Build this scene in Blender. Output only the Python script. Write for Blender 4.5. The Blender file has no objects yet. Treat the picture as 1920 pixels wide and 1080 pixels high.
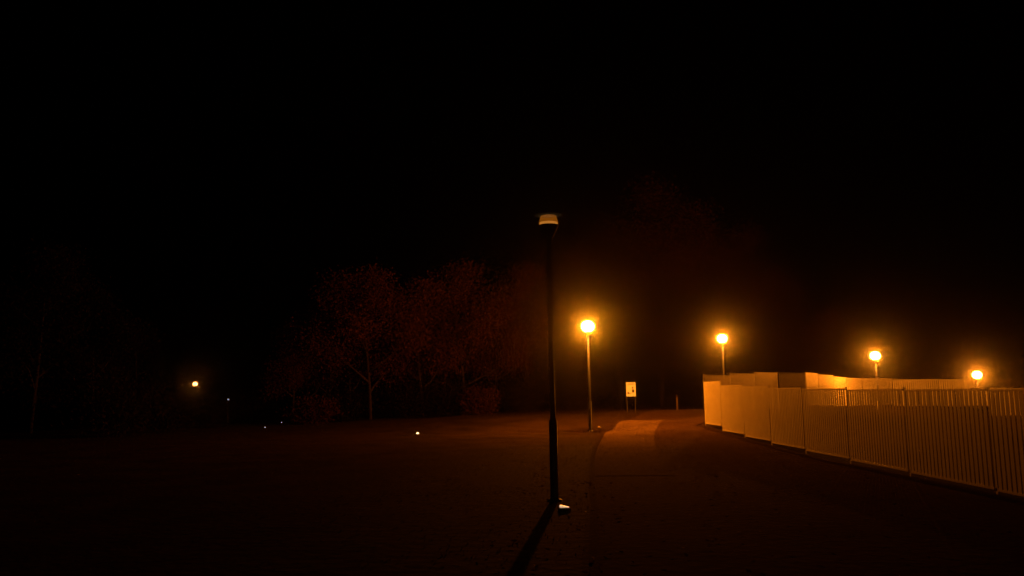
import bpy, math, random
import numpy as np
from mathutils import Vector, Matrix, Euler

# ------------------------------------------------------------------ camera, world, exposure
scene = bpy.context.scene
C = scene.collection
CAM_H, F_PX, W_PX, H_PX = 1.65, 1507.0, 1920.0, 1080.0
PITCH, ROLL = math.radians(7.52), 0.0122
cam_data = bpy.data.cameras.new('camera')
cam = bpy.data.objects.new('camera', cam_data)
C.objects.link(cam)
cam_data.sensor_width = 36.0
cam_data.lens = 36.0 * F_PX / W_PX
cam_data.clip_end = 2000.0
cam_data.clip_start = 0.05
cam.matrix_world = (Matrix.Translation((0, 0, CAM_H)) @ Matrix.Rotation(math.pi / 2 + PITCH, 4, 'X')
                    @ Matrix.Rotation(-ROLL, 4, 'Z'))
scene.camera = cam

world = bpy.data.worlds.new('World')
scene.world = world
world.use_nodes = True
wn = world.node_tree
bg = wn.nodes['Background']
sky = wn.nodes.new('ShaderNodeTexSky')
sky.sky_type = 'NISHITA'
sky.sun_disc = False
sky.sun_elevation = math.radians(-9.0)
sky.sun_rotation = math.radians(200.0)
wn.links.new(sky.outputs[0], bg.inputs[0])
bg.inputs[1].default_value = 0.05

scene.view_settings.view_transform = 'Standard'
scene.view_settings.look = 'None'
scene.view_settings.exposure = 0.0
scene.view_settings.gamma = 1.0
scene.cycles.use_denoising = True
scene.cycles.denoising_input_passes = 'RGB'
scene.cycles.use_adaptive_sampling = False
scene.cycles.max_bounces = 8
scene.cycles.transparent_max_bounces = 16
scene.cycles.volume_bounces = 1

SODIUM = (1.0, 0.202, 0.004)
RND = random.Random(11)

# ------------------------------------------------------------------ materials
def mat(name, col, rough=0.8, metal=0.0, scale=6.0, amp=0.25, col2=None, bump=0.0, spec=0.5, emit=None, strength=0.0):
    m = bpy.data.materials.new(name)
    m.use_nodes = True
    nt = m.node_tree
    b = nt.nodes['Principled BSDF']
    b.inputs['Roughness'].default_value = rough
    b.inputs['Metallic'].default_value = metal
    b.inputs['Specular IOR Level'].default_value = spec
    tc = nt.nodes.new('ShaderNodeTexCoord')
    n = nt.nodes.new('ShaderNodeTexNoise')
    n.inputs['Scale'].default_value = scale
    n.inputs['Detail'].default_value = 6.0
    n.inputs['Roughness'].default_value = 0.62
    nt.links.new(tc.outputs['Object'], n.inputs['Vector'])
    r = nt.nodes.new('ShaderNodeValToRGB')
    c1 = col2 if col2 else tuple(c * (1 - amp) for c in col)
    r.color_ramp.elements[0].position = 0.33
    r.color_ramp.elements[1].position = 0.68
    r.color_ramp.elements[0].color = (*c1, 1)
    r.color_ramp.elements[1].color = (*col, 1)
    nt.links.new(n.outputs['Fac'], r.inputs['Fac'])
    nt.links.new(r.outputs['Color'], b.inputs['Base Color'])
    if bump:
        bp = nt.nodes.new('ShaderNodeBump')
        bp.inputs['Strength'].default_value = bump
        bp.inputs['Distance'].default_value = 0.02
        n2 = nt.nodes.new('ShaderNodeTexNoise')
        n2.inputs['Scale'].default_value = scale * 7
        n2.inputs['Detail'].default_value = 4.0
        nt.links.new(tc.outputs['Object'], n2.inputs['Vector'])
        nt.links.new(n2.outputs['Fac'], bp.inputs['Height'])
        nt.links.new(bp.outputs['Normal'], b.inputs['Normal'])
    if emit:
        b.inputs['Emission Color'].default_value = (*emit, 1)
        b.inputs['Emission Strength'].default_value = strength
    return m

def lit_glass(name, col, strength, fac=0.5):
    m = bpy.data.materials.new(name)
    m.use_nodes = True
    nt = m.node_tree
    nt.nodes.clear()
    out = nt.nodes.new('ShaderNodeOutputMaterial')
    mix = nt.nodes.new('ShaderNodeMixShader')
    tr = nt.nodes.new('ShaderNodeBsdfTransparent')
    em = nt.nodes.new('ShaderNodeEmission')
    em.inputs['Color'].default_value = (*col, 1)
    em.inputs['Strength'].default_value = strength
    mix.inputs[0].default_value = fac
    nt.links.new(tr.outputs[0], mix.inputs[1])
    nt.links.new(em.outputs[0], mix.inputs[2])
    nt.links.new(mix.outputs[0], out.inputs['Surface'])
    return m

def leaf_mat(name, a, b):
    m = mat(name, a, rough=0.8, scale=1.3, col2=b, spec=0.05)
    nt = m.node_tree
    p = nt.nodes['Principled BSDF']
    ramp = [n for n in nt.nodes if n.type == 'VALTORGB'][0]
    tl = nt.nodes.new('ShaderNodeBsdfTranslucent')
    mix = nt.nodes.new('ShaderNodeMixShader')
    mix.inputs[0].default_value = 0.35
    nt.links.new(ramp.outputs['Color'], tl.inputs['Color'])
    nt.links.new(p.outputs[0], mix.inputs[1])
    nt.links.new(tl.outputs[0], mix.inputs[2])
    nt.links.new(mix.outputs[0], nt.nodes['Material Output'].inputs['Surface'])
    return m

M = {
    'ground': mat('grass_ground', (0.064, 0.042, 0.013), 0.95, scale=0.8, col2=(0.026, 0.019, 0.007), bump=0.9, spec=0.02),
    'blade': leaf_mat('grass_blade', (0.080, 0.054, 0.015), (0.040, 0.030, 0.009)),
    'tarmac': mat('worn_tarmac', (0.092, 0.057, 0.037), 0.95, scale=0.9, col2=(0.055, 0.035, 0.024), bump=0.6, spec=0.007),
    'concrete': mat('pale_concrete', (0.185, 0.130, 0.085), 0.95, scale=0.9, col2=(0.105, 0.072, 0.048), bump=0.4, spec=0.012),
    'edging': mat('concrete_edging', (0.06, 0.038, 0.025), 0.95, scale=4, col2=(0.035, 0.024, 0.016), bump=0.4, spec=0.007),
    'white': mat('white_painted_steel', (0.80, 0.80, 0.74), 0.42, scale=2.5, col2=(0.67, 0.66, 0.60)),
    'pole': mat('dark_grey_painted_steel', (0.30, 0.305, 0.28), 0.40, 0.4, scale=5, col2=(0.20, 0.205, 0.19)),
    'head': mat('black_painted_metal', (0.012, 0.012, 0.012), 0.65, 0.0, scale=8, spec=0.15),
    'baffle_black': mat('added_baffle_black', (0.0012, 0.0011, 0.001), 1.0, scale=8, spec=0.0),  # for the baffle added inside the near lamp, swallows bulb light
    'reflector': mat('white_reflector', (0.8, 0.78, 0.72), 0.35, scale=9, amp=0.1),
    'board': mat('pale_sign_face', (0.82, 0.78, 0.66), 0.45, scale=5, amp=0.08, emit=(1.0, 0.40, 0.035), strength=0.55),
    'ink': mat('brown_print', (0.10, 0.055, 0.03), 0.6, scale=9),
    'galv': mat('galvanised_post', (0.11, 0.105, 0.10), 0.6, 0.3, scale=9),
    'wood': mat('weathered_wood', (0.20, 0.14, 0.09), 0.85, scale=7, bump=0.5),
    'bark': mat('tree_bark', (0.055, 0.038, 0.026), 0.9, scale=5, col2=(0.028, 0.02, 0.014), bump=0.8),
    'leaf_red': leaf_mat('russet_leaf', (0.16, 0.066, 0.025), (0.10, 0.043, 0.017)),
    'leaf_dark': leaf_mat('black_green_leaf', (0.040, 0.027, 0.012), (0.020, 0.016, 0.007)),
    'leaf_green': leaf_mat('dull_green_leaf', (0.13, 0.050, 0.018), (0.06, 0.027, 0.010)),
    'litter': mat('scuffed_paper', (0.72, 0.69, 0.62), 0.7, scale=20, amp=0.3),
    'globe': lit_glass('lit_globe_glass', (1.0, 0.27, 0.03), 120.0),
    'globe_far': lit_glass('lit_far_globe_glass', (1.0, 0.30, 0.07), 14.0),
    'dim_lens': lit_glass('dim_lens_glass', (1.0, 0.27, 0.012), 0.21, 0.6),
    'ring': mat('glowing_ring', (0.001, 0.001, 0.001), 0.9, spec=0.0, emit=(1.0, 0.37, 0.055), strength=0.75),
    'led_warm': mat('warm_lens', (0.8, 0.7, 0.6), 0.3, emit=(1.0, 0.58, 0.32), strength=0.7),
    'led_gold': mat('gold_lens', (0.8, 0.7, 0.5), 0.3, emit=(1.0, 0.60, 0.20), strength=3.5),
    'led_cool': mat('cool_lens', (0.7, 0.7, 0.7), 0.3, emit=(1.0, 0.97, 0.94), strength=0.6),
}

# footway material: its near end blends raggedly, by noise, into a tarmac tone
def end_fade(m, y0, y1, end_col):
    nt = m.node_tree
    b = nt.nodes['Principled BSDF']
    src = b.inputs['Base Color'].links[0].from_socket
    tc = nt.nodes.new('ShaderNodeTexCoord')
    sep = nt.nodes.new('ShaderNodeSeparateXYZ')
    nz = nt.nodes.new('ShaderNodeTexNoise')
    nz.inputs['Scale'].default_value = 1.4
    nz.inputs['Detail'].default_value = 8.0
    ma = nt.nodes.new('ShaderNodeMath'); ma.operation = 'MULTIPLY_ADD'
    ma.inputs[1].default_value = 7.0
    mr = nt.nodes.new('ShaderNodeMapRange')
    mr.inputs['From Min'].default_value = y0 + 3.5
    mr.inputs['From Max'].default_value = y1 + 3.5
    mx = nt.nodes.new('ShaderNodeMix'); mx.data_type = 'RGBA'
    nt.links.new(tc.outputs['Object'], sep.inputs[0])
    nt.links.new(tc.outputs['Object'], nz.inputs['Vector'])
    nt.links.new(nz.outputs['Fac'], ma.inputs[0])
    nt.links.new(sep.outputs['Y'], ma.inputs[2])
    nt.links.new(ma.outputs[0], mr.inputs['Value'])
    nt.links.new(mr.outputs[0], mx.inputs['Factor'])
    mx.inputs['A'].default_value = (*end_col, 1)
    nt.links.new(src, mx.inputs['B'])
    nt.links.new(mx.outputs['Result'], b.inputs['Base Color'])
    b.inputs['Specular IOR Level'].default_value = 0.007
end_fade(M['concrete'], 18.5, 25.0, (0.074, 0.046, 0.031))

# ------------------------------------------------------------------ helpers
class MB:
    """collects shapes that become ONE mesh object"""
    def __init__(s):
        s.v, s.f = [], []
    def add(s, vs, fs):
        o = len(s.v)
        s.v += [tuple(p) for p in vs]
        s.f += [tuple(i + o for i in f) for f in fs]
    def box(s, c, d, rz=0.0):
        cx, cy, cz = c
        hx, hy, hz = d[0] / 2, d[1] / 2, d[2] / 2
        ca, sa = math.cos(rz), math.sin(rz)
        vs = []
        for z in (-hz, hz):
            for x, y in ((-hx, -hy), (hx, -hy), (hx, hy), (-hx, hy)):
                vs.append((cx + x * ca - y * sa, cy + x * sa + y * ca, cz + z))
        s.add(vs, [(3, 2, 1, 0), (4, 5, 6, 7), (0, 1, 5, 4), (1, 2, 6, 5), (2, 3, 7, 6), (3, 0, 4, 7)])
    def lathe(s, prof, n=24, c=(0, 0, 0), caps=True):
        o = []
        for r, z in prof:
            o += [(c[0] + r * math.cos(2 * math.pi * k / n), c[1] + r * math.sin(2 * math.pi * k / n), c[2] + z) for k in range(n)]
        fs = []
        for i in range(len(prof) - 1):
            for k in range(n):
                k2 = (k + 1) % n
                fs.append((i * n + k, i * n + k2, (i + 1) * n + k2, (i + 1) * n + k))
        if caps:
            fs.append(tuple(reversed(range(n))))
            fs.append(tuple((len(prof) - 1) * n + k for k in range(n)))
        s.add(o, fs)
    def tube(s, pts, rad, n=7):
        pts = [Vector(p) for p in pts]
        o = []
        for i, p in enumerate(pts):
            t = (pts[min(i + 1, len(pts) - 1)] - pts[max(i - 1, 0)]).normalized()
            a = t.cross(Vector((0.31, 0.95, 0.05))).normalized()
            b = t.cross(a)
            r = rad[i]
            o += [p + a * r * math.cos(2 * math.pi * k / n) + b * r * math.sin(2 * math.pi * k / n) for k in range(n)]
        fs = []
        for i in range(len(pts) - 1):
            for k in range(n):
                k2 = (k + 1) % n
                fs.append((i * n + k, (i + 1) * n + k, (i + 1) * n + k2, i * n + k2))
        fs.append(tuple(range(n)))
        fs.append(tuple(reversed([(len(pts) - 1) * n + k for k in range(n)])))
        s.add(o, fs)
    def build(s, name, m, parent=None, loc=(0, 0, 0), smooth=False, bevel=0.0):
        me = bpy.data.meshes.new(name)
        me.from_pydata(s.v, [], s.f)
        me.materials.append(m)
        if smooth:
            for p in me.polygons:
                p.use_smooth = len(p.vertices) == 4
        me.update()
        o = bpy.data.objects.new(name, me)
        C.objects.link(o)
        o.location = loc
        if parent:
            o.parent = parent
        if bevel:
            b = o.modifiers.new('bevel', 'BEVEL')
            b.width = bevel
            b.segments = 2
        return o

def tag(o, label=None, cat=None, group=None, kind=None):
    if label: o['label'] = label
    if cat: o['category'] = cat
    if group: o['group'] = group
    if kind: o['kind'] = kind
    return o

def empty(name, loc, rz=0.0):
    o = bpy.data.objects.new(name, None)
    o.empty_display_size = 0.3
    C.objects.link(o)
    o.location = loc
    o.rotation_euler = (0, 0, rz)
    return o

def copy_tree(o, parent=None):
    c = o.copy()
    C.objects.link(c)
    c.parent = parent
    for ch in list(o.children):
        copy_tree(ch, c)
    return c

# the lie of the land, from heights read along the fence, the path and the skyline of the grass
CTRL = np.array([
    (0, 0, 0), (0, 8, 0), (0, 14, 0), (-8, 10, 0), (-20, 14, 0), (-10, 20, 0), (0.4, 12.8, 0), (-4, 34, 0), (3.1, 33.5, 0.08),
    (1, 26, 0), (-14, 34, 0), (-30, 30, 0), (-14, 50, 0), (-6, 50, 0.2), (0, 46, 0.5), (6, 41, 0.72), (8.2, 40, 0.76), (3, 42, 0.6),
    (-25.6, 65, -1.4), (-40, 50, -0.6), (-20, 48, -0.1),
    (7.5, 13, -0.05), (7.6, 18, -0.05), (7.7, 22, -0.03), (7.6, 25, 0.04), (7.55, 27.5, 0.13), (7.5, 29.6, 0.20), (7.5, 31.9, 0.33),
    (7.2, 5, -0.05), (7.0, -5, -0.05), (5, 26, 0.02), (5.2, 32, 0.15), (6, 36, 0.40),
    (9.16, 34, 0.62), (10.77, 36, 0.74), (12.43, 38, 0.83), (14.4, 39.8, 0.86), (15.9, 42.2, 0.86), (17.56, 44.4, 0.80), (19.2, 46.7, 0.72),
    (21, 49, 0.68), (24.6, 50, 0.58), (30.6, 48.2, -0.08), (35, 47, -0.45), (40, 46, -0.80),
    (12.5, 48, 0.40), (10, 44, 0.70), (15, 52, 0.5), (5, 55, 0.5), (0, 60, 0.4), (10, 70, 0.4), (25, 75, 0.3), (-10, 70, 0.1),
    (10, 20, -0.2), (12, 29, -0.2), (15, 34, -0.2), (20.0, 44.2, -0.35), (24, 42, -0.7), (20, 25, -0.6), (30, 35, -1.1), (40, 38, -1.4),
    (12, 10, -0.2), (20, 5, -0.4), (33.6, 58, -1.6), (40, 62, -1.9), (50, 50, -2.0), (60, 70, -2.2), (-60, 70, -1.5), (-70, 20, -0.3),
    (0, -40, 0), (60, 0, -0.6), (0, 120, 0.3), (80, 120, -1.5), (-80, 120, -1.5), (0, 300, 0), (300, 300, -2), (-300, 300, -2), (300, 0, -1), (-300, 0, -1),
], float)

def terrain_np(x, y):
    x = np.asarray(x, float); y = np.asarray(y, float)
    d2 = (x[..., None] - CTRL[:, 0]) ** 2 + (y[..., None] - CTRL[:, 1]) ** 2
    w = 1.0 / (d2 + 2.0) ** 2
    return (w * CTRL[:, 2]).sum(-1) / w.sum(-1)

def tz(x, y):
    return float(terrain_np(x, y))

R3 = cam.matrix_world.to_3x3()
def at(px, py, depth):
    """the point seen at photo pixel (px, py) that stands `depth` metres in front of the viewer"""
    d = R3 @ Vector(((px - W_PX / 2) / F_PX, (H_PX / 2 - py) / F_PX, -1.0))
    return Vector((0, 0, CAM_H)) + d * (depth / d.y)

# ------------------------------------------------------------------ ground
def grid_mesh(name, X, Y, Z, m):
    ny, nx = X.shape
    v = np.stack([X, Y, Z], -1).reshape(-1, 3)
    i = np.arange(ny * nx).reshape(ny, nx)
    f = np.stack([i[:-1, :-1], i[:-1, 1:], i[1:, 1:], i[1:, :-1]], -1).reshape(-1, 4)
    me = bpy.data.meshes.new(name)
    me.from_pydata(v.tolist(), [], f.tolist())
    me.materials.append(m)
    me.polygons.foreach_set('use_smooth', np.ones(len(me.polygons), bool))
    me.update()
    o = bpy.data.objects.new(name, me)
    C.objects.link(o)
    return o

xs = np.concatenate([np.arange(-420, -60, 30), np.arange(-60, -30, 2.5), np.arange(-30, 42, 0.4), np.arange(42, 70, 2.5), np.arange(70, 430, 30)])
ys = np.concatenate([np.arange(-120, -10, 15), np.arange(-10, 62, 0.4), np.arange(62, 90, 2.5), np.arange(90, 460, 30)])
GX, GY = np.meshgrid(xs, ys)
GZ = terrain_np(GX, GY)
tag(grid_mesh('ground', GX, GY, GZ, M['ground']), kind='structure')

LEFT = [(0.2, -8), (0.5, 3), (0.75, 7.3), (1.2, 12), (1.75, 18), (2.3, 23), (3.0, 28), (3.9, 33), (5.0, 36.6), (7.2, 40.4), (11.2, 45), (15.6, 50.5), (19.5, 55)]
RIGHT = [(7.0, -8), (7.35, 3), (7.3, 7.3), (7.3, 12), (7.3, 18), (7.3, 23), (7.25, 27.4), (7.2, 30.6), (7.4, 32.6), (9.9, 35.6), (13.7, 40.0), (17.5, 45.3), (20.3, 49.5)]
def resample(pts, n):
    p = np.array(pts, float)
    t = np.linspace(0, len(p) - 1, n)
    # smooth Catmull-Rom through the points
    out = []
    for a in t:
        i = min(int(a), len(p) - 2)
        u = a - i
        p0, p1, p2, p3 = p[max(i - 1, 0)], p[i], p[i + 1], p[min(i + 2, len(p) - 1)]
        out.append(0.5 * ((2 * p1) + (p2 - p0) * u + (2 * p0 - 5 * p1 + 4 * p2 - p3) * u * u + (3 * p1 - p0 - 3 * p2 + p3) * u ** 3))
    return np.array(out)

NL = 241
PL, PR = resample(LEFT, NL), resample(RIGHT, NL)
def strip(name, A, B, m, lift, n=24, thick=0.0):
    s = np.linspace(0, 1, n)
    X = A[:, None, 0] * (1 - s) + B[:, None, 0] * s
    Y = A[:, None, 1] * (1 - s) + B[:, None, 1] * s
    Z = terrain_np(X, Y) + lift
    if thick:
        X = np.concatenate([X[:, :1], X, X[:, -1:]], 1); Y = np.concatenate([Y[:, :1], Y, Y[:, -1:]], 1)
        Z = np.concatenate([Z[:, :1] - thick, Z, Z[:, -1:] - thick], 1)
    o = grid_mesh(name, X, Y, Z, m)
    if thick:
        o.data.polygons.foreach_set('use_smooth', np.zeros(len(o.data.polygons), bool))
    return tag(o, kind='structure')

strip('path', PL, PR, M['tarmac'], 0.026, 28)
nrm = np.gradient(PL, axis=0)
nrm = np.stack([-nrm[:, 1], nrm[:, 0]], 1) / np.linalg.norm(nrm, axis=1, keepdims=True)
strip('path_edging', PL + nrm * 0.10, PL + nrm * 0.0, M['edging'], 0.042, 3, 0.15)
# the paler concrete footway laid along the inner side of the bend
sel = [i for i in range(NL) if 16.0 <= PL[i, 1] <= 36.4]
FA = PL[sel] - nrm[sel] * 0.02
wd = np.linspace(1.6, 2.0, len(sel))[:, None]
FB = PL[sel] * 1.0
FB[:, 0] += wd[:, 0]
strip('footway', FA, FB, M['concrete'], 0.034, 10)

# ------------------------------------------------------------------ fences
P_H, P_L, PITCH_B = 1.61, 2.70, 0.1227
def panel_proto():
    b = MB()
    n = 21
    for i in range(n):
        x = 0.075 + i * (P_L - 0.15) / (n - 1)
        b.box((x, 0, P_H / 2), (0.089, 0.005, P_H - 0.07))
    p = b.build('fence_panel', M['white'])
    for z in (0.0175, P_H - 0.0175):
        r = MB()
        r.box((P_L / 2, 0, z), (P_L - 0.006, 0.026, 0.038))
        rl = r.build('rail', M['white'], p)
    return p
def post_proto():
    b = MB()
    b.box((0, 0.012, 0.5), (0.056, 0.012, 1.0))
    p = b.build('fence_post', M['white'])
    c = MB()
    c.lathe([(0.031, 0), (0.031, 0.008), (0.02, 0.014), (0.008, 0.017)], 10)
    cc = c.build('post_cap', M['white'], p, (0, 0, 1.0))
    return p
PANEL, POST = panel_proto(), post_proto()
used = {'panel': False, 'post': False}
def get(which):
    src = PANEL if which == 'panel' else POST
    if not used[which]:
        used[which] = True
        return src
    return copy_tree(src)

def fence(name, pts, label, bases=()):
    root = empty(name, (pts[0][0], pts[0][1], tz(*pts[0])))
    tag(root, label, 'fence')
    gz = [tz(x, y) for x, y in pts]
    base = [max(gz[i], gz[i + 1]) + 0.055 for i in range(len(pts) - 1)]
    for i, z in enumerate(bases):
        base[i] = max(z, base[i] - 0.045)
    for i, (x, y) in enumerate(pts):
        lo = min(gz[i], *[base[j] for j in (i - 1, i) if 0 <= j < len(base)]) - 0.12
        hi = max(base[j] for j in (i - 1, i) if 0 <= j < len(base)) + P_H + 0.012
        po = get('post')
        po.parent = root
        po.location = Vector((x, y, lo)) - root.location
        d = pts[min(i + 1, len(pts) - 1)], pts[max(i - 1, 0)]
        po.rotation_euler = (0, 0, math.atan2(d[0][1] - d[1][1], d[0][0] - d[1][0]))
        po.scale = (1, 1, hi - lo)
        for ch in po.children:
            ch.scale = (1, 1, 1.0 / (hi - lo))
    for i in range(len(pts) - 1):
        a, b = Vector(pts[i]), Vector(pts[i + 1])
        d = (b - a)
        L = d.length
        d.normalize()
        pa = get('panel')
        pa.parent = root
        g = 0.046
        pa.location = Vector((a.x + d.x * g, a.y + d.y * g, base[i])) - root.location
        pa.rotation_euler = (0, 0, math.atan2(d.y, d.x))
        pa.scale = ((L - 2 * g) / P_L, 1, 1)
    return root

near_pts = [(7.5, 31.9), (7.55, 29.5), (7.62, 26.9), (7.66, 24.3), (7.7, 21.6), (7.74, 18.87), (7.74, 16.07), (7.72, 13.2), (7.68, 10.4), (7.6, 7.6), (7.5, 4.8), (7.4, 2.0)]
rear_pts = [(7.56, 31.98), (9.16, 34), (10.77, 36), (12.43, 38), (14.4, 39.8), (15.9, 42.2), (17.56, 44.4), (19.2, 46.7), (21.0, 48.8), (23.4, 50.1),
            (26.1, 49.8), (28.7, 49.0), (31.2, 48.2), (33.8, 47.4), (36.4, 46.6), (39.0, 45.9), (41.6, 45.2)]
fence('railing_fence', near_pts, 'long white upright bar fence running straight beside the tarmac path towards the viewer',
      (0.42, 0.25, 0.18, 0.12, 0.08, 0.05, 0.035, 0.02, 0.01))
fence('railing_fence', rear_pts, 'white upright bar fence farther away, turning off from the corner behind the near one',
      (0.71, 0.80, 0.88, 0.89, 0.92, 0.84, 0.77, 0.73))

# concrete edging strip at the foot of the near fence
ka = np.array([(7.32, -6), (7.40, 4), (7.44, 12), (7.46, 20), (7.40, 26), (7.34, 29.5), (7.28, 31.6), (7.36, 32.2)], float)
ka = resample(ka, 120)
strip('kerb_strip', ka, ka + np.array([0.14, 0.0]), M['edging'], 0.05, 3, 0.15)

# ------------------------------------------------------------------ street lamps
def pole_mesh(b, h, r0, r1, sleeve_r, sleeve_h):
    b.lathe([(r0, sleeve_h - 0.02), (r0, sleeve_h + 0.1), (r1, h)], 20)
def sleeve(root, r, h):
    b = MB()
    b.lathe([(r * 1.75, -0.12), (r * 1.75, 0.02), (r * 1.06, 0.03), (r, 0.06), (r, h - 0.03), (r * 0.7, h)], 24)
    s = b.build('pole_base', M['pole'], root, smooth=True)
    d = MB()
    d.box((0, -r * 0.99, h * 0.55), (r * 0.9, 0.02, 0.42))
    d.build('access_door', M['pole'], s)
    return s

# nearest lamp: dim, with a clear lens under a wide flat cap
def near_lamp(loc, lean):
    root = empty('street_lamp', loc)
    root.rotation_euler = (0, lean, 0)
    sleeve(root, 0.066, 1.25)
    b = MB(); pole_mesh(b, 4.18, 0.043, 0.037, 0.066, 1.25)
    b.build('pole', M['pole'], root, smooth=True)
    b = MB()
    b.lathe([(0.045, 4.12), (0.055, 4.14), (0.09, 4.20), (0.135, 4.29), (0.160, 4.345), (0.163, 4.36), (0.150, 4.362), (0.02, 4.352)], 32)
    b.build('lamp_bowl', M['head'], root, smooth=True)
    b = MB()
    b.lathe([(0.157, 4.364), (0.155, 4.41), (0.128, 4.510)], 32, caps=False)
    b.build('lens', M['dim_lens'], root, smooth=True)
    b = MB()
    b.lathe([(0.118, 4.366), (0.146, 4.366), (0.146, 4.402), (0.118, 4.402)], 32)
    b.build('light_ring', M['ring'], root, smooth=True)
    b = MB()
    b.lathe([(0.01, 4.512), (0.16, 4.512), (0.236, 4.522), (0.236, 4.524), (0.16, 4.5145), (0.01, 4.5145)], 32)
    b.build('added_baffle', M['baffle_black'], root)  # added baffle: keeps the strong bulb from brightening the cap
    b = MB()
    b.lathe([(0.160, 4.517), (0.235, 4.527), (0.242, 4.537), (0.235, 4.547), (0.12, 4.580), (0.03, 4.592)], 40)
    b.build('lamp_cap', M['head'], root, smooth=True)
    return root

p1 = at(1040, 931, 12.8)
lamp1 = near_lamp((p1.x, 12.8, tz(p1.x, 12.8)), -0.004)
tag(lamp1, 'tall dark lamp post nearest the viewer, dim lens under a flat round cap', 'street lamp', 'street lamps')

# lit lamps: glowing globe under a small cap
def lit_lamp_proto(hh, globe='globe', gr=0.27, pw=1.0):
    root = empty('street_lamp', (0, 0, 0))
    sleeve(root, 0.075, 1.25)
    b = MB(); pole_mesh(b, hh - gr * 0.9, 0.050, 0.042, 0.075, 1.25)
    b.build('pole', M['pole'], root, smooth=True)
    b = MB()
    z = hh - gr * 0.90
    b.lathe([(0.046, z - 0.16), (0.075, z - 0.13), (0.085, z - 0.02), (0.10, z + 0.02), (0.06, z + 0.03)], 20)
    b.build('collar', M['head'], root, smooth=True)
    b = MB()
    n = 14
    prof = [(max(0.012, gr * math.cos(t)), gr * 0.88 * math.sin(t)) for t in np.linspace(-math.pi / 2 * 0.86, math.pi / 2 * 0.86, n)]
    b.lathe(prof, 28, (0, 0, hh))
    b.build('lamp_globe', M[globe], root, smooth=True)
    b = MB()
    zt = hh + gr * 0.88 * math.sin(math.pi / 2 * 0.86)
    b.lathe([(0.17, zt + 0.004), (0.175, zt + 0.015), (0.09, zt + 0.045), (0.02, zt + 0.06)], 24)
    b.build('lamp_cap', M['head'], root, smooth=True)
    return root

def bulb(root, z, power, col=SODIUM, rad=0.10):
    l = bpy.data.lights.new('bulb', 'POINT')
    l.energy = power
    l.color = col
    l.shadow_soft_size = rad
    o = bpy.data.objects.new('bulb', l)
    C.objects.link(o)
    o.parent = root
    o.location = (0, 0, z)

bulb(lamp1, 4.40, 190, (1.0, 0.56, 0.20), 0.02)  # added strength beyond the dim lens: stands in for unseen light on the fence
GL = 'street lamps'
LIT = [
    # px, head py, depth, base z, power, globe radius, label
    (1102, 612, 33.5, None, 5600, 0.28, 'brightest orange globe lamp, standing in the grass between the near lamp post and the sign'),
    (1354, 635, 48.0, None, 3600, 0.30, 'lit orange globe lamp rising just behind the corner end of the white fence'),
    (1641, 667, 44.2, None, 2500, 0.27, 'lit orange globe lamp standing before the middle of the rear fence'),
    (1832, 703, 58.0, None, 2700, 0.32, 'lowest lit globe lamp, beyond the far fence beside a leafy bush'),
]
for px, py, D, bz, pw, gr, lab in LIT:
    h = at(px, py, D)
    z0 = tz(h.x, h.y)
    r = lit_lamp_proto(h.z - z0, 'globe', gr)
    r.location = (h.x, h.y, z0)
    bulb(r, h.z - z0, pw)
    tag(r, lab, 'street lamp', GL)
h = at(366, 720, 62.0)
z0 = tz(h.x, h.y)
r = lit_lamp_proto(h.z - z0, 'globe_far', 0.17)
r.location = (h.x, h.y, z0)
bulb(r, h.z - z0, 80, (1.0, 0.25, 0.02))
tag(r, 'small distant lit lamp half hidden by dark shrubs beyond the left end of the grass', 'street lamp', GL)

# ------------------------------------------------------------------ small lights low on the ground
def ground_light(px, py, D, size, m, label, group=None, up=0.05):
    q = at(px, py, D)
    g = tz(q.x, q.y)
    root = empty('marker_light', (q.x, q.y, g))
    b = MB()
    b.lathe([(size * 0.95, -0.06), (size * 0.95, max(q.z - g - size * 0.45, 0.02)), (size * 0.7, max(q.z - g - size * 0.3, 0.03))], 16)
    b.build('housing', M['head'], root, smooth=True)
    l = MB()
    t0 = max(q.z - g - size * 0.3, 0.03)
    l.lathe([(size * 0.62, t0), (size * 0.62, t0 + size * 0.5), (size * 0.4, t0 + size * 0.72), (size * 0.1, t0 + size * 0.8)], 16)
    l.build('lens', M[m], root, smooth=True)
    return tag(root, label, 'ground light', group)
ground_light(783, 813, 34.5, 0.085, 'led_gold', 'small golden light glowing low on the open grass, left of the lamp posts')
ground_light(497, 802, 42.0, 0.045, 'led_cool', 'tiny white light at the left end of the grass, lower and left of its pair', 'tiny white lights')
ground_light(528, 792, 46.0, 0.042, 'led_cool', 'tiny white light by the trees, upper and right of its pair', 'tiny white lights')
# bollard light far left
q = at(428, 748, 60.0)
g = tz(q.x, q.y)
root = empty('bollard_light', (q.x, q.y, g))
b = MB(); b.lathe([(0.07, -0.1), (0.07, q.z - g - 0.08)], 14); b.build('post', M['pole'], root, smooth=True)
b = MB(); b.lathe([(0.065, q.z - g - 0.078), (0.065, q.z - g + 0.03)], 14); b.build('lens', M['led_cool'], root, smooth=True)
b = MB(); b.lathe([(0.09, q.z - g + 0.032), (0.09, q.z - g + 0.06), (0.03, q.z - g + 0.09)], 14); b.build('cap', M['head'], root, smooth=True)
tag(root, 'thin far off post with a faint white light on top, right of the distant lamp', 'bollard light')

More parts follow.
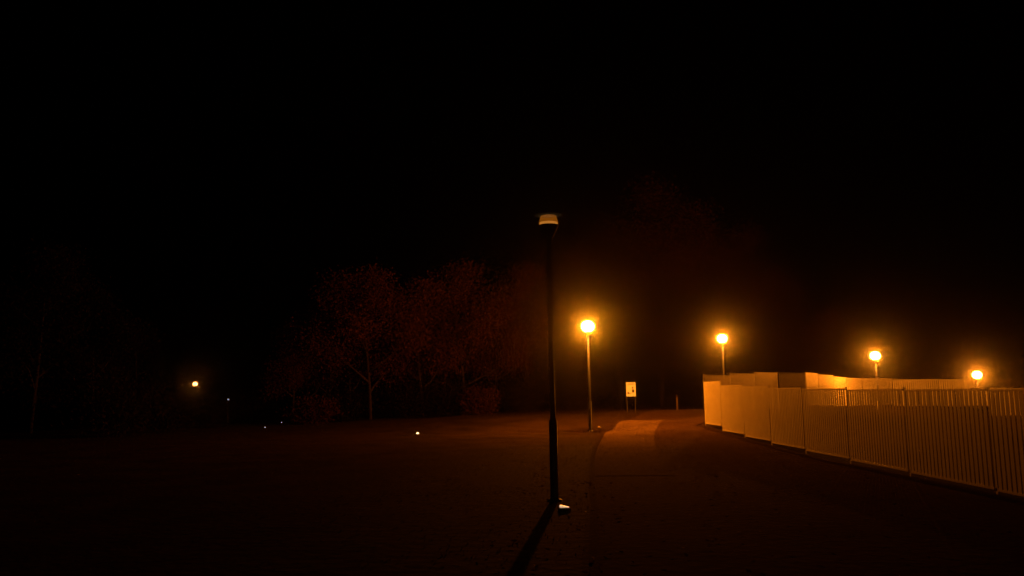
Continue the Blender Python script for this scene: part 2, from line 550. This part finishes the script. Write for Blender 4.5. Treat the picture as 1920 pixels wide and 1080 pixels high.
# recessed uplight at the foot of the nearest lamp
q = at(1058, 952, 11.7)
g = tz(q.x, q.y)
root = empty('recessed_light', (q.x, q.y, g), math.radians(8))
b = MB(); b.box((0, 0, 0.0), (0.17, 0.11, 0.09)); b.build('housing', M['head'], root, bevel=0.012)
b = MB()
vs = []
for i in range(9):
    x = -0.062 + 0.124 * i / 8
    for y, z in ((-0.045, 0.052), (-0.03, 0.083 - 0.025 * i / 8), (0.03, 0.083 - 0.025 * i / 8), (0.045, 0.052)):
        vs.append((x, y, z))
fs = [(i * 4 + k, (i + 1) * 4 + k, (i + 1) * 4 + k + 1, i * 4 + k + 1) for i in range(8) for k in range(3)] + [(0, 1, 2, 3), (35, 34, 33, 32)]
b.add(vs, fs)
b.build('lens', M['led_warm'], root)
tag(root, 'small warm white light set in the ground at the foot of the nearest lamp post', 'ground light')

# ------------------------------------------------------------------ sign and post beyond the bend
q = at(1183, 730, 40.0)
g = tz(q.x, 40.0)
root = empty('notice_sign', (q.x, 40.0, g), math.radians(6))
zc = q.z - g
b = MB(); b.box((0, 0, zc), (0.47, 0.03, 0.69)); bo = b.build('board', M['board'], root, bevel=0.004)
b = MB()
b.box((0.065, -0.018, zc - 0.03), (0.022, 0.006, 0.30)); b.box((0.115, -0.018, zc - 0.08), (0.075, 0.006, 0.14))
b.box((0.10, -0.018, zc + 0.09), (0.05, 0.006, 0.06))
b.box((-0.14, -0.018, zc - 0.18), (0.07, 0.006, 0.09)); b.box((-0.10, -0.018, zc - 0.21), (0.14, 0.006, 0.03))
b.box((0.0, -0.018, zc + 0.27), (0.34, 0.006, 0.018)); b.box((0.0, -0.018, zc + 0.235), (0.26, 0.006, 0.014))
b.build('printed_marks', M['ink'], bo)
for s in (-1, 1):
    b = MB(); b.box((s * 0.205, 0.034, (zc + 0.43) / 2 - 0.15), (0.034, 0.034, zc + 0.43 + 0.3)); b.build('post', M['galv'], root)
tag(root, 'upright pale lit notice board on two thin posts beyond the bend of the path', 'sign')

q = at(1270, 768, 40.5)
g = tz(q.x, 40.5)
root = empty('marker_post', (q.x, 40.5, g))
b = MB(); b.box((0, 0, 0.27), (0.075, 0.075, 0.74)); b.build('post', M['wood'], root, bevel=0.006)
b = MB(); b.box((0, 0, 0.70), (0.13, 0.11, 0.116)); b.build('cap', M['edging'], root, bevel=0.012)
tag(root, 'short wooden post with a pale cap between the sign and the fence corner', 'post')

# litter
def litter(px, py, D, s, label):
    q = at(px, py, D)
    r = random.Random(px)
    vs, n = [], 7
    for j in range(4):
        for i in range(n):
            a = 2 * math.pi * i / n
            k = s * (0.55 + 0.5 * r.random()) * (1.0 if j in (1, 2) else 0.55)
            vs.append((k * math.cos(a), k * 0.8 * math.sin(a), s * (-0.15 + 0.38 * j + 0.18 * r.random())))
    fs = [(j * n + i, j * n + (i + 1) % n, (j + 1) * n + (i + 1) % n, (j + 1) * n + i) for j in range(3) for i in range(n)]
    fs += [tuple(reversed(range(n))), tuple(3 * n + i for i in range(n))]
    b = MB(); b.add(vs, fs)
    tag(b.build('crumpled_paper', M['litter'], None, (q.x, D, tz(q.x, D) + 0.02)), label, 'litter')
litter(1124, 805, 34.6, 0.085, 'pale scrap of crumpled paper beside the foot of the brightest lamp')
litter(1099, 919, 13.4, 0.030, 'tiny pale scrap of paper at the path edge near the closest lamp post')

# ------------------------------------------------------------------ trees
def rv(r, s=1.0):
    return Vector((r.gauss(0, s), r.gauss(0, s), r.gauss(0, s)))

def leaves_mesh(pts, r, per, spread, size):
    vs, fs = [], []
    for p, k in pts:
        for _ in range(int(per * k)):
            c = p + Vector((r.gauss(0, spread), r.gauss(0, spread), r.gauss(0, spread * 0.75)))
            a = rv(r).normalized()
            b = a.cross(rv(r)).normalized()
            s = size * (0.6 + 0.8 * r.random())
            i = len(vs)
            vs += [c - a * s, c + b * s * 0.55, c + a * s, c - b * s * 0.55]
            fs.append((i, i + 1, i + 2, i + 3))
    return vs, fs

def tree_proto(seed, h, spread_x, leaf, bare=0.28, density=1.0):
    r = random.Random(seed)
    root = empty('tree', (0, 0, 0))
    b = MB()
    trunk, rad = [], []
    lean = Vector((r.uniform(-.05, .05), r.uniform(-.05, .05), 1))
    n = 7
    for i in range(n + 1):
        t = i / n
        trunk.append(Vector((lean.x * h * t + 0.12 * math.sin(3 * t + seed), lean.y * h * t + 0.1 * math.cos(4 * t + seed) - 0.1, -0.25 + (h * 0.9 + .25) * t)))
        rad.append((0.035 * h ** 0.6 * 0.62) * (1 - t) ** 0.8 + 0.02)
    b.tube(trunk, rad, 9)
    tips = []
    nl = 11
    for k in range(nl):
        t = bare + (0.95 - bare) * k / (nl - 1)
        i = min(int(t * n), n - 1)
        p0 = trunk[i].lerp(trunk[i + 1], t * n - i)
        ang = k * 2.4 + r.uniform(-.4, .4)
        ln = spread_x * (1.05 - 0.75 * ((t - bare) / (1 - bare)) ** 1.3) * r.uniform(0.75, 1.15)
        up = r.uniform(0.35, 0.8)
        pts = [p0]
        d = Vector((math.cos(ang), math.sin(ang), up)).normalized()
        for j in range(4):
            d = (d + rv(r, 0.14) + Vector((0, 0, 0.06))).normalized()
            pts.append(pts[-1] + d * ln / 4)
        r0 = 0.05 * (1 - t) * h ** 0.5 * 0.5 + 0.022
        b.tube(pts, [r0, r0 * .75, r0 * .55, r0 * .35, 0.009], 6)
        tips += [(pts[2], 0.5), (pts[3], 0.9), (pts[4], 1.1)]
        for q in range(3):
            s = pts[2 + q % 2 + (1 if q == 2 else 0)]
            dd = (d + rv(r, 0.75)).normalized()
            l2 = ln * r.uniform(0.25, 0.45)
            m1 = s + dd * l2 * .5 + rv(r, .05)
            e = s + dd * l2 + Vector((0, 0, .1))
            b.tube([s, m1, e], [r0 * .35, r0 * .22, 0.006], 5)
            tips.append((e, 1.0)); tips.append((m1, 0.55))
    tips.append((trunk[-1], 1.2))
    b.build('trunk', M['bark'], root, smooth=True)
    vs, fs = leaves_mesh(tips, r, 150 * density, 0.055 * h ** 0.9 * 0.85 + 0.18, 0.085)
    c = MB(); c.v = [tuple(v) for v in vs]; c.f = fs
    c.build('crown', M[leaf], root)
    return root

def shrub_proto(seed, h, w, leaf):
    r = random.Random(seed)
    root = empty('shrub', (0, 0, 0))
    b = MB(); tips = []
    for k in range(11):
        a = k * 2.4 + r.uniform(-.3, .3)
        rr = w * r.uniform(.25, 1.0)
        top = h * r.uniform(.55, 1.0) * (1 - 0.3 * rr / w)
        p = [Vector((0.15 * math.cos(a), 0.15 * math.sin(a), -0.15)), Vector((rr * .5 * math.cos(a), rr * .5 * math.sin(a), top * .5)), Vector((rr * math.cos(a), rr * math.sin(a), top))]
        b.tube(p, [0.03, 0.02, 0.006], 5)
        tips += [(p[1], 0.9), (p[2], 1.2), (p[1].lerp(p[2], .5), 1.1), (p[0].lerp(p[1], .5) + Vector((0, 0, .2)), .6)]
    b.build('stems', M['bark'], root, smooth=True)
    vs, fs = leaves_mesh(tips, r, 70, 0.24 * h, 0.09)
    c = MB(); c.v = [tuple(v) for v in vs]; c.f = fs
    c.build('foliage', M[leaf], root)
    return root

PROTO_H = {'round': 8.0, 'wide': 9.0, 'tall': 12.0, 'slim': 9.0, 'dark': 9.0, 'bush': 3.0, 'low': 1.6}
MAKE = {
    'round': lambda: tree_proto(3, 8.0, 2.9, 'leaf_red', 0.25),
    'wide': lambda: tree_proto(8, 9.0, 3.7, 'leaf_red', 0.22),
    'tall': lambda: tree_proto(21, 12.0, 4.4, 'leaf_green', 0.22, 1.25),
    'slim': lambda: tree_proto(34, 9.0, 2.1, 'leaf_green', 0.30),
    'dark': lambda: tree_proto(51, 9.0, 3.6, 'leaf_dark', 0.2),
    'bush': lambda: shrub_proto(5, 3.0, 1.9, 'leaf_dark'),
    'low': lambda: shrub_proto(15, 1.6, 1.3, 'leaf_green'),
}
PROTO = {}
def plant(kind, px, D, height, label, group):
    x = at(px, 760, D).x
    if kind not in PROTO:
        PROTO[kind] = o = MAKE[kind]()
    else:
        o = copy_tree(PROTO[kind])
    s = height / PROTO_H[kind]
    o.location = (x, D, tz(x, D))
    o.rotation_euler = (0, 0, RND.uniform(0, 6.28))
    o.scale = (s * RND.uniform(.92, 1.08), s * RND.uniform(.92, 1.08), s)
    tag(o, label, 'shrub' if kind in ('bush', 'low') else 'tree', group)
TG, BG, SG = 'trees behind the grass', 'tall trees behind the lamps', 'dark shrubs on the left'
for a in [
    ('slim', 548, 52, 6.5, 'slender pale stemmed tree at the left end of the dark tree line', TG),
    ('round', 612, 55, 8.5, 'dim tree second from the left end of the tree line behind the grass', TG),
    ('wide', 690, 51, 9.5, 'broad russet tree behind the grass, its pale forked trunk faintly lit', TG),
    ('slim', 735, 56, 9.0, 'narrow dark tree beside the broad russet one behind the grass', TG),
    ('round', 790, 54, 9.0, 'rounded russet tree above the small golden ground light', TG),
    ('wide', 868, 57, 10.5, 'tall russet tree between the golden ground light and the nearest lamp post', TG),
    ('round', 930, 59, 8.5, 'low russet tree just left of the nearest lamp post', TG),
    ('wide', 990, 62, 11.0, 'dark tree directly behind the nearest lamp post', TG),
    ('tall', 1085, 74, 14.0, 'tall dark tree right behind the brightest lamp', BG),
    ('tall', 1165, 78, 17.5, 'tall dim tree behind the notice sign', BG),
    ('tall', 1245, 76, 20.5, 'tallest tree, faint red against the sky behind the short post', BG),
    ('tall', 1325, 78, 17.5, 'tall dim tree left of the lamp by the fence corner', BG),
    ('tall', 1405, 80, 17.0, 'dark tree right of the lamp by the fence corner', BG),
    ('slim', 1475, 84, 14.0, 'far dim tree between the corner lamp and the middle lamp', BG),
    ('round', 1560, 80, 9.5, 'farthest low tree left of the lamp in the middle of the rear fence', BG),
    ('dark', 60, 42, 9.5, 'large black tree at the far left edge of the view', SG),
    ('dark', 175, 45, 8.0, 'dark spreading tree second from the left edge', SG),
    ('dark', 250, 52, 6.5, 'dark tree left of the small distant lamp', SG),
    ('bush', 310, 40, 2.3, 'dark bush below and left of the small distant lamp', SG),
    ('bush', 392, 48, 1.7, 'dark bush right under the small distant lamp', SG),
    ('bush', 215, 36, 2.8, 'black bush in front of the spreading tree on the left', SG),
    ('bush', 455, 54, 2.3, 'low dark bush below the faint bollard light', SG),
    ('round', 578, 60, 8.0, 'dark tree behind the slender one at the left end of the tree line', TG),
    ('round', 655, 60, 9.0, 'dim tree behind the broad russet one, on its left', TG),
    ('slim', 830, 60, 10.0, 'narrow dim tree between the two broadest crowns behind the grass', TG),
    ('bush', 648, 52, 2.4, 'dark bush under the left side of the broad russet tree', TG),
    ('bush', 765, 53, 2.6, 'dark bush above and left of the golden ground light', TG),
    ('bush', 835, 55, 2.8, 'dark bush under the tall russet tree left of the nearest lamp post', TG),
    ('bush', 975, 56, 2.6, 'dark bush at the grass edge just left of the nearest lamp post', TG),
    ('bush', 1070, 58, 2.6, 'dark bush at the grass edge behind the pole of the brightest lamp', BG),
    ('low', 588, 49, 1.5, 'small shrub at the foot of the trees left of the russet tree', TG),
    ('low', 900, 52, 1.7, 'small shrub at the grass edge left of the nearest lamp post', TG),
    ('bush', 1893, 60, 4.0, 'leafy bush catching orange light beside the lowest lamp', None),
    ('bush', 1960, 64, 4.8, 'dim bush beyond the far fence at the right edge', None),
]:
    plant(*a)

# ------------------------------------------------------------------ grass (nobody could count it)
rg = np.random.default_rng(4)
N = 90000
gx = rg.uniform(-22, 12, N)
gy = 8 + (54 - 8) * rg.random(N) ** 0.9
edge = np.interp(gy, PL[:, 1], PL[:, 0])
keep = gx < edge - 0.15
gx, gy = gx[keep], gy[keep]
gz = terrain_np(gx, gy)
n = len(gx)
ang = rg.uniform(0, 2 * np.pi, n)
clump = 0.5 + 0.5 * np.sin(gx * 1.7 + np.sin(gy * 1.1) * 2) * np.sin(gy * 1.3 + gx * 0.4)
hh = (0.012 + 0.022 * rg.random(n)) * (0.6 + 0.9 * clump)
ww = 0.006 + 0.010 * rg.random(n)
lx, ly = rg.normal(0, 0.025, n), rg.normal(0, 0.025, n)
V = np.empty((n, 3, 3))
V[:, 0] = np.stack([gx - ww * np.cos(ang), gy - ww * np.sin(ang), gz - 0.01], 1)
V[:, 1] = np.stack([gx + ww * np.cos(ang), gy + ww * np.sin(ang), gz - 0.01], 1)
V[:, 2] = np.stack([gx + lx, gy + ly, gz + hh], 1)
me = bpy.data.meshes.new('grass')
me.from_pydata(V.reshape(-1, 3).tolist(), [], np.arange(3 * n).reshape(-1, 3).tolist())
me.materials.append(M['blade'])
go = bpy.data.objects.new('grass', me)
C.objects.link(go)
tag(go, 'short rough grass on the open ground left of the path', 'grass', kind='stuff')

# fallen leaves drifted over the path and its edges
rl = np.random.default_rng(9)
N = 1700
ly_ = rl.uniform(6, 40, N)
u_ = rl.random(N) ** 1.6
le = np.interp(ly_, PL[:, 1], PL[:, 0]); re_ = np.minimum(np.interp(ly_, PR[:, 1], PR[:, 0]), 7.3)
lx_ = np.where(rl.random(N) < 0.6, le - 1.2 + u_ * (re_ - le), re_ - u_ * (re_ - le) * 0.8)
lz_ = terrain_np(lx_, ly_) + 0.048
an = rl.uniform(0, 6.283, N); sz = rl.uniform(0.02, 0.045, N)
V = np.empty((N, 4, 3))
for k, (rr, da) in enumerate(((1.0, 0), (0.55, 1.5), (1.0, 3.14), (0.55, 4.7))):
    V[:, k] = np.stack([lx_ + rr * sz * np.cos(an + da), ly_ + rr * sz * np.sin(an + da), lz_ + rl.uniform(-0.012, 0.018, N)], 1)
me = bpy.data.meshes.new('fallen_leaves')
me.from_pydata(V.reshape(-1, 3).tolist(), [], np.arange(4 * N).reshape(-1, 4).tolist())
me.materials.append(M['leaf_red'])
fo = bpy.data.objects.new('fallen_leaves', me)
C.objects.link(fo)
tag(fo, 'thin scatter of fallen leaves over the path and its edges', 'leaves', kind='stuff')

# ------------------------------------------------------------------ haze volume, added to give the lamps their glare
hz = MB()
hz.box((0, 170, 15.5), (900, 640, 40))
ho = hz.build('haze', bpy.data.materials.new('thin_haze'))
hm = ho.data.materials[0]
hm.use_nodes = True
hm.node_tree.nodes.clear()
o_ = hm.node_tree.nodes.new('ShaderNodeOutputMaterial')
v_ = hm.node_tree.nodes.new('ShaderNodeVolumePrincipled')
v_.inputs['Color'].default_value = (0.9, 0.9, 0.9, 1)
v_.inputs['Density'].default_value = 0.0009
v_.inputs['Anisotropy'].default_value = 0.986
hm.node_tree.links.new(v_.outputs[0], o_.inputs['Volume'])
tag(ho, 'thin haze added to make the glow round the lamps', 'haze', kind='stuff')
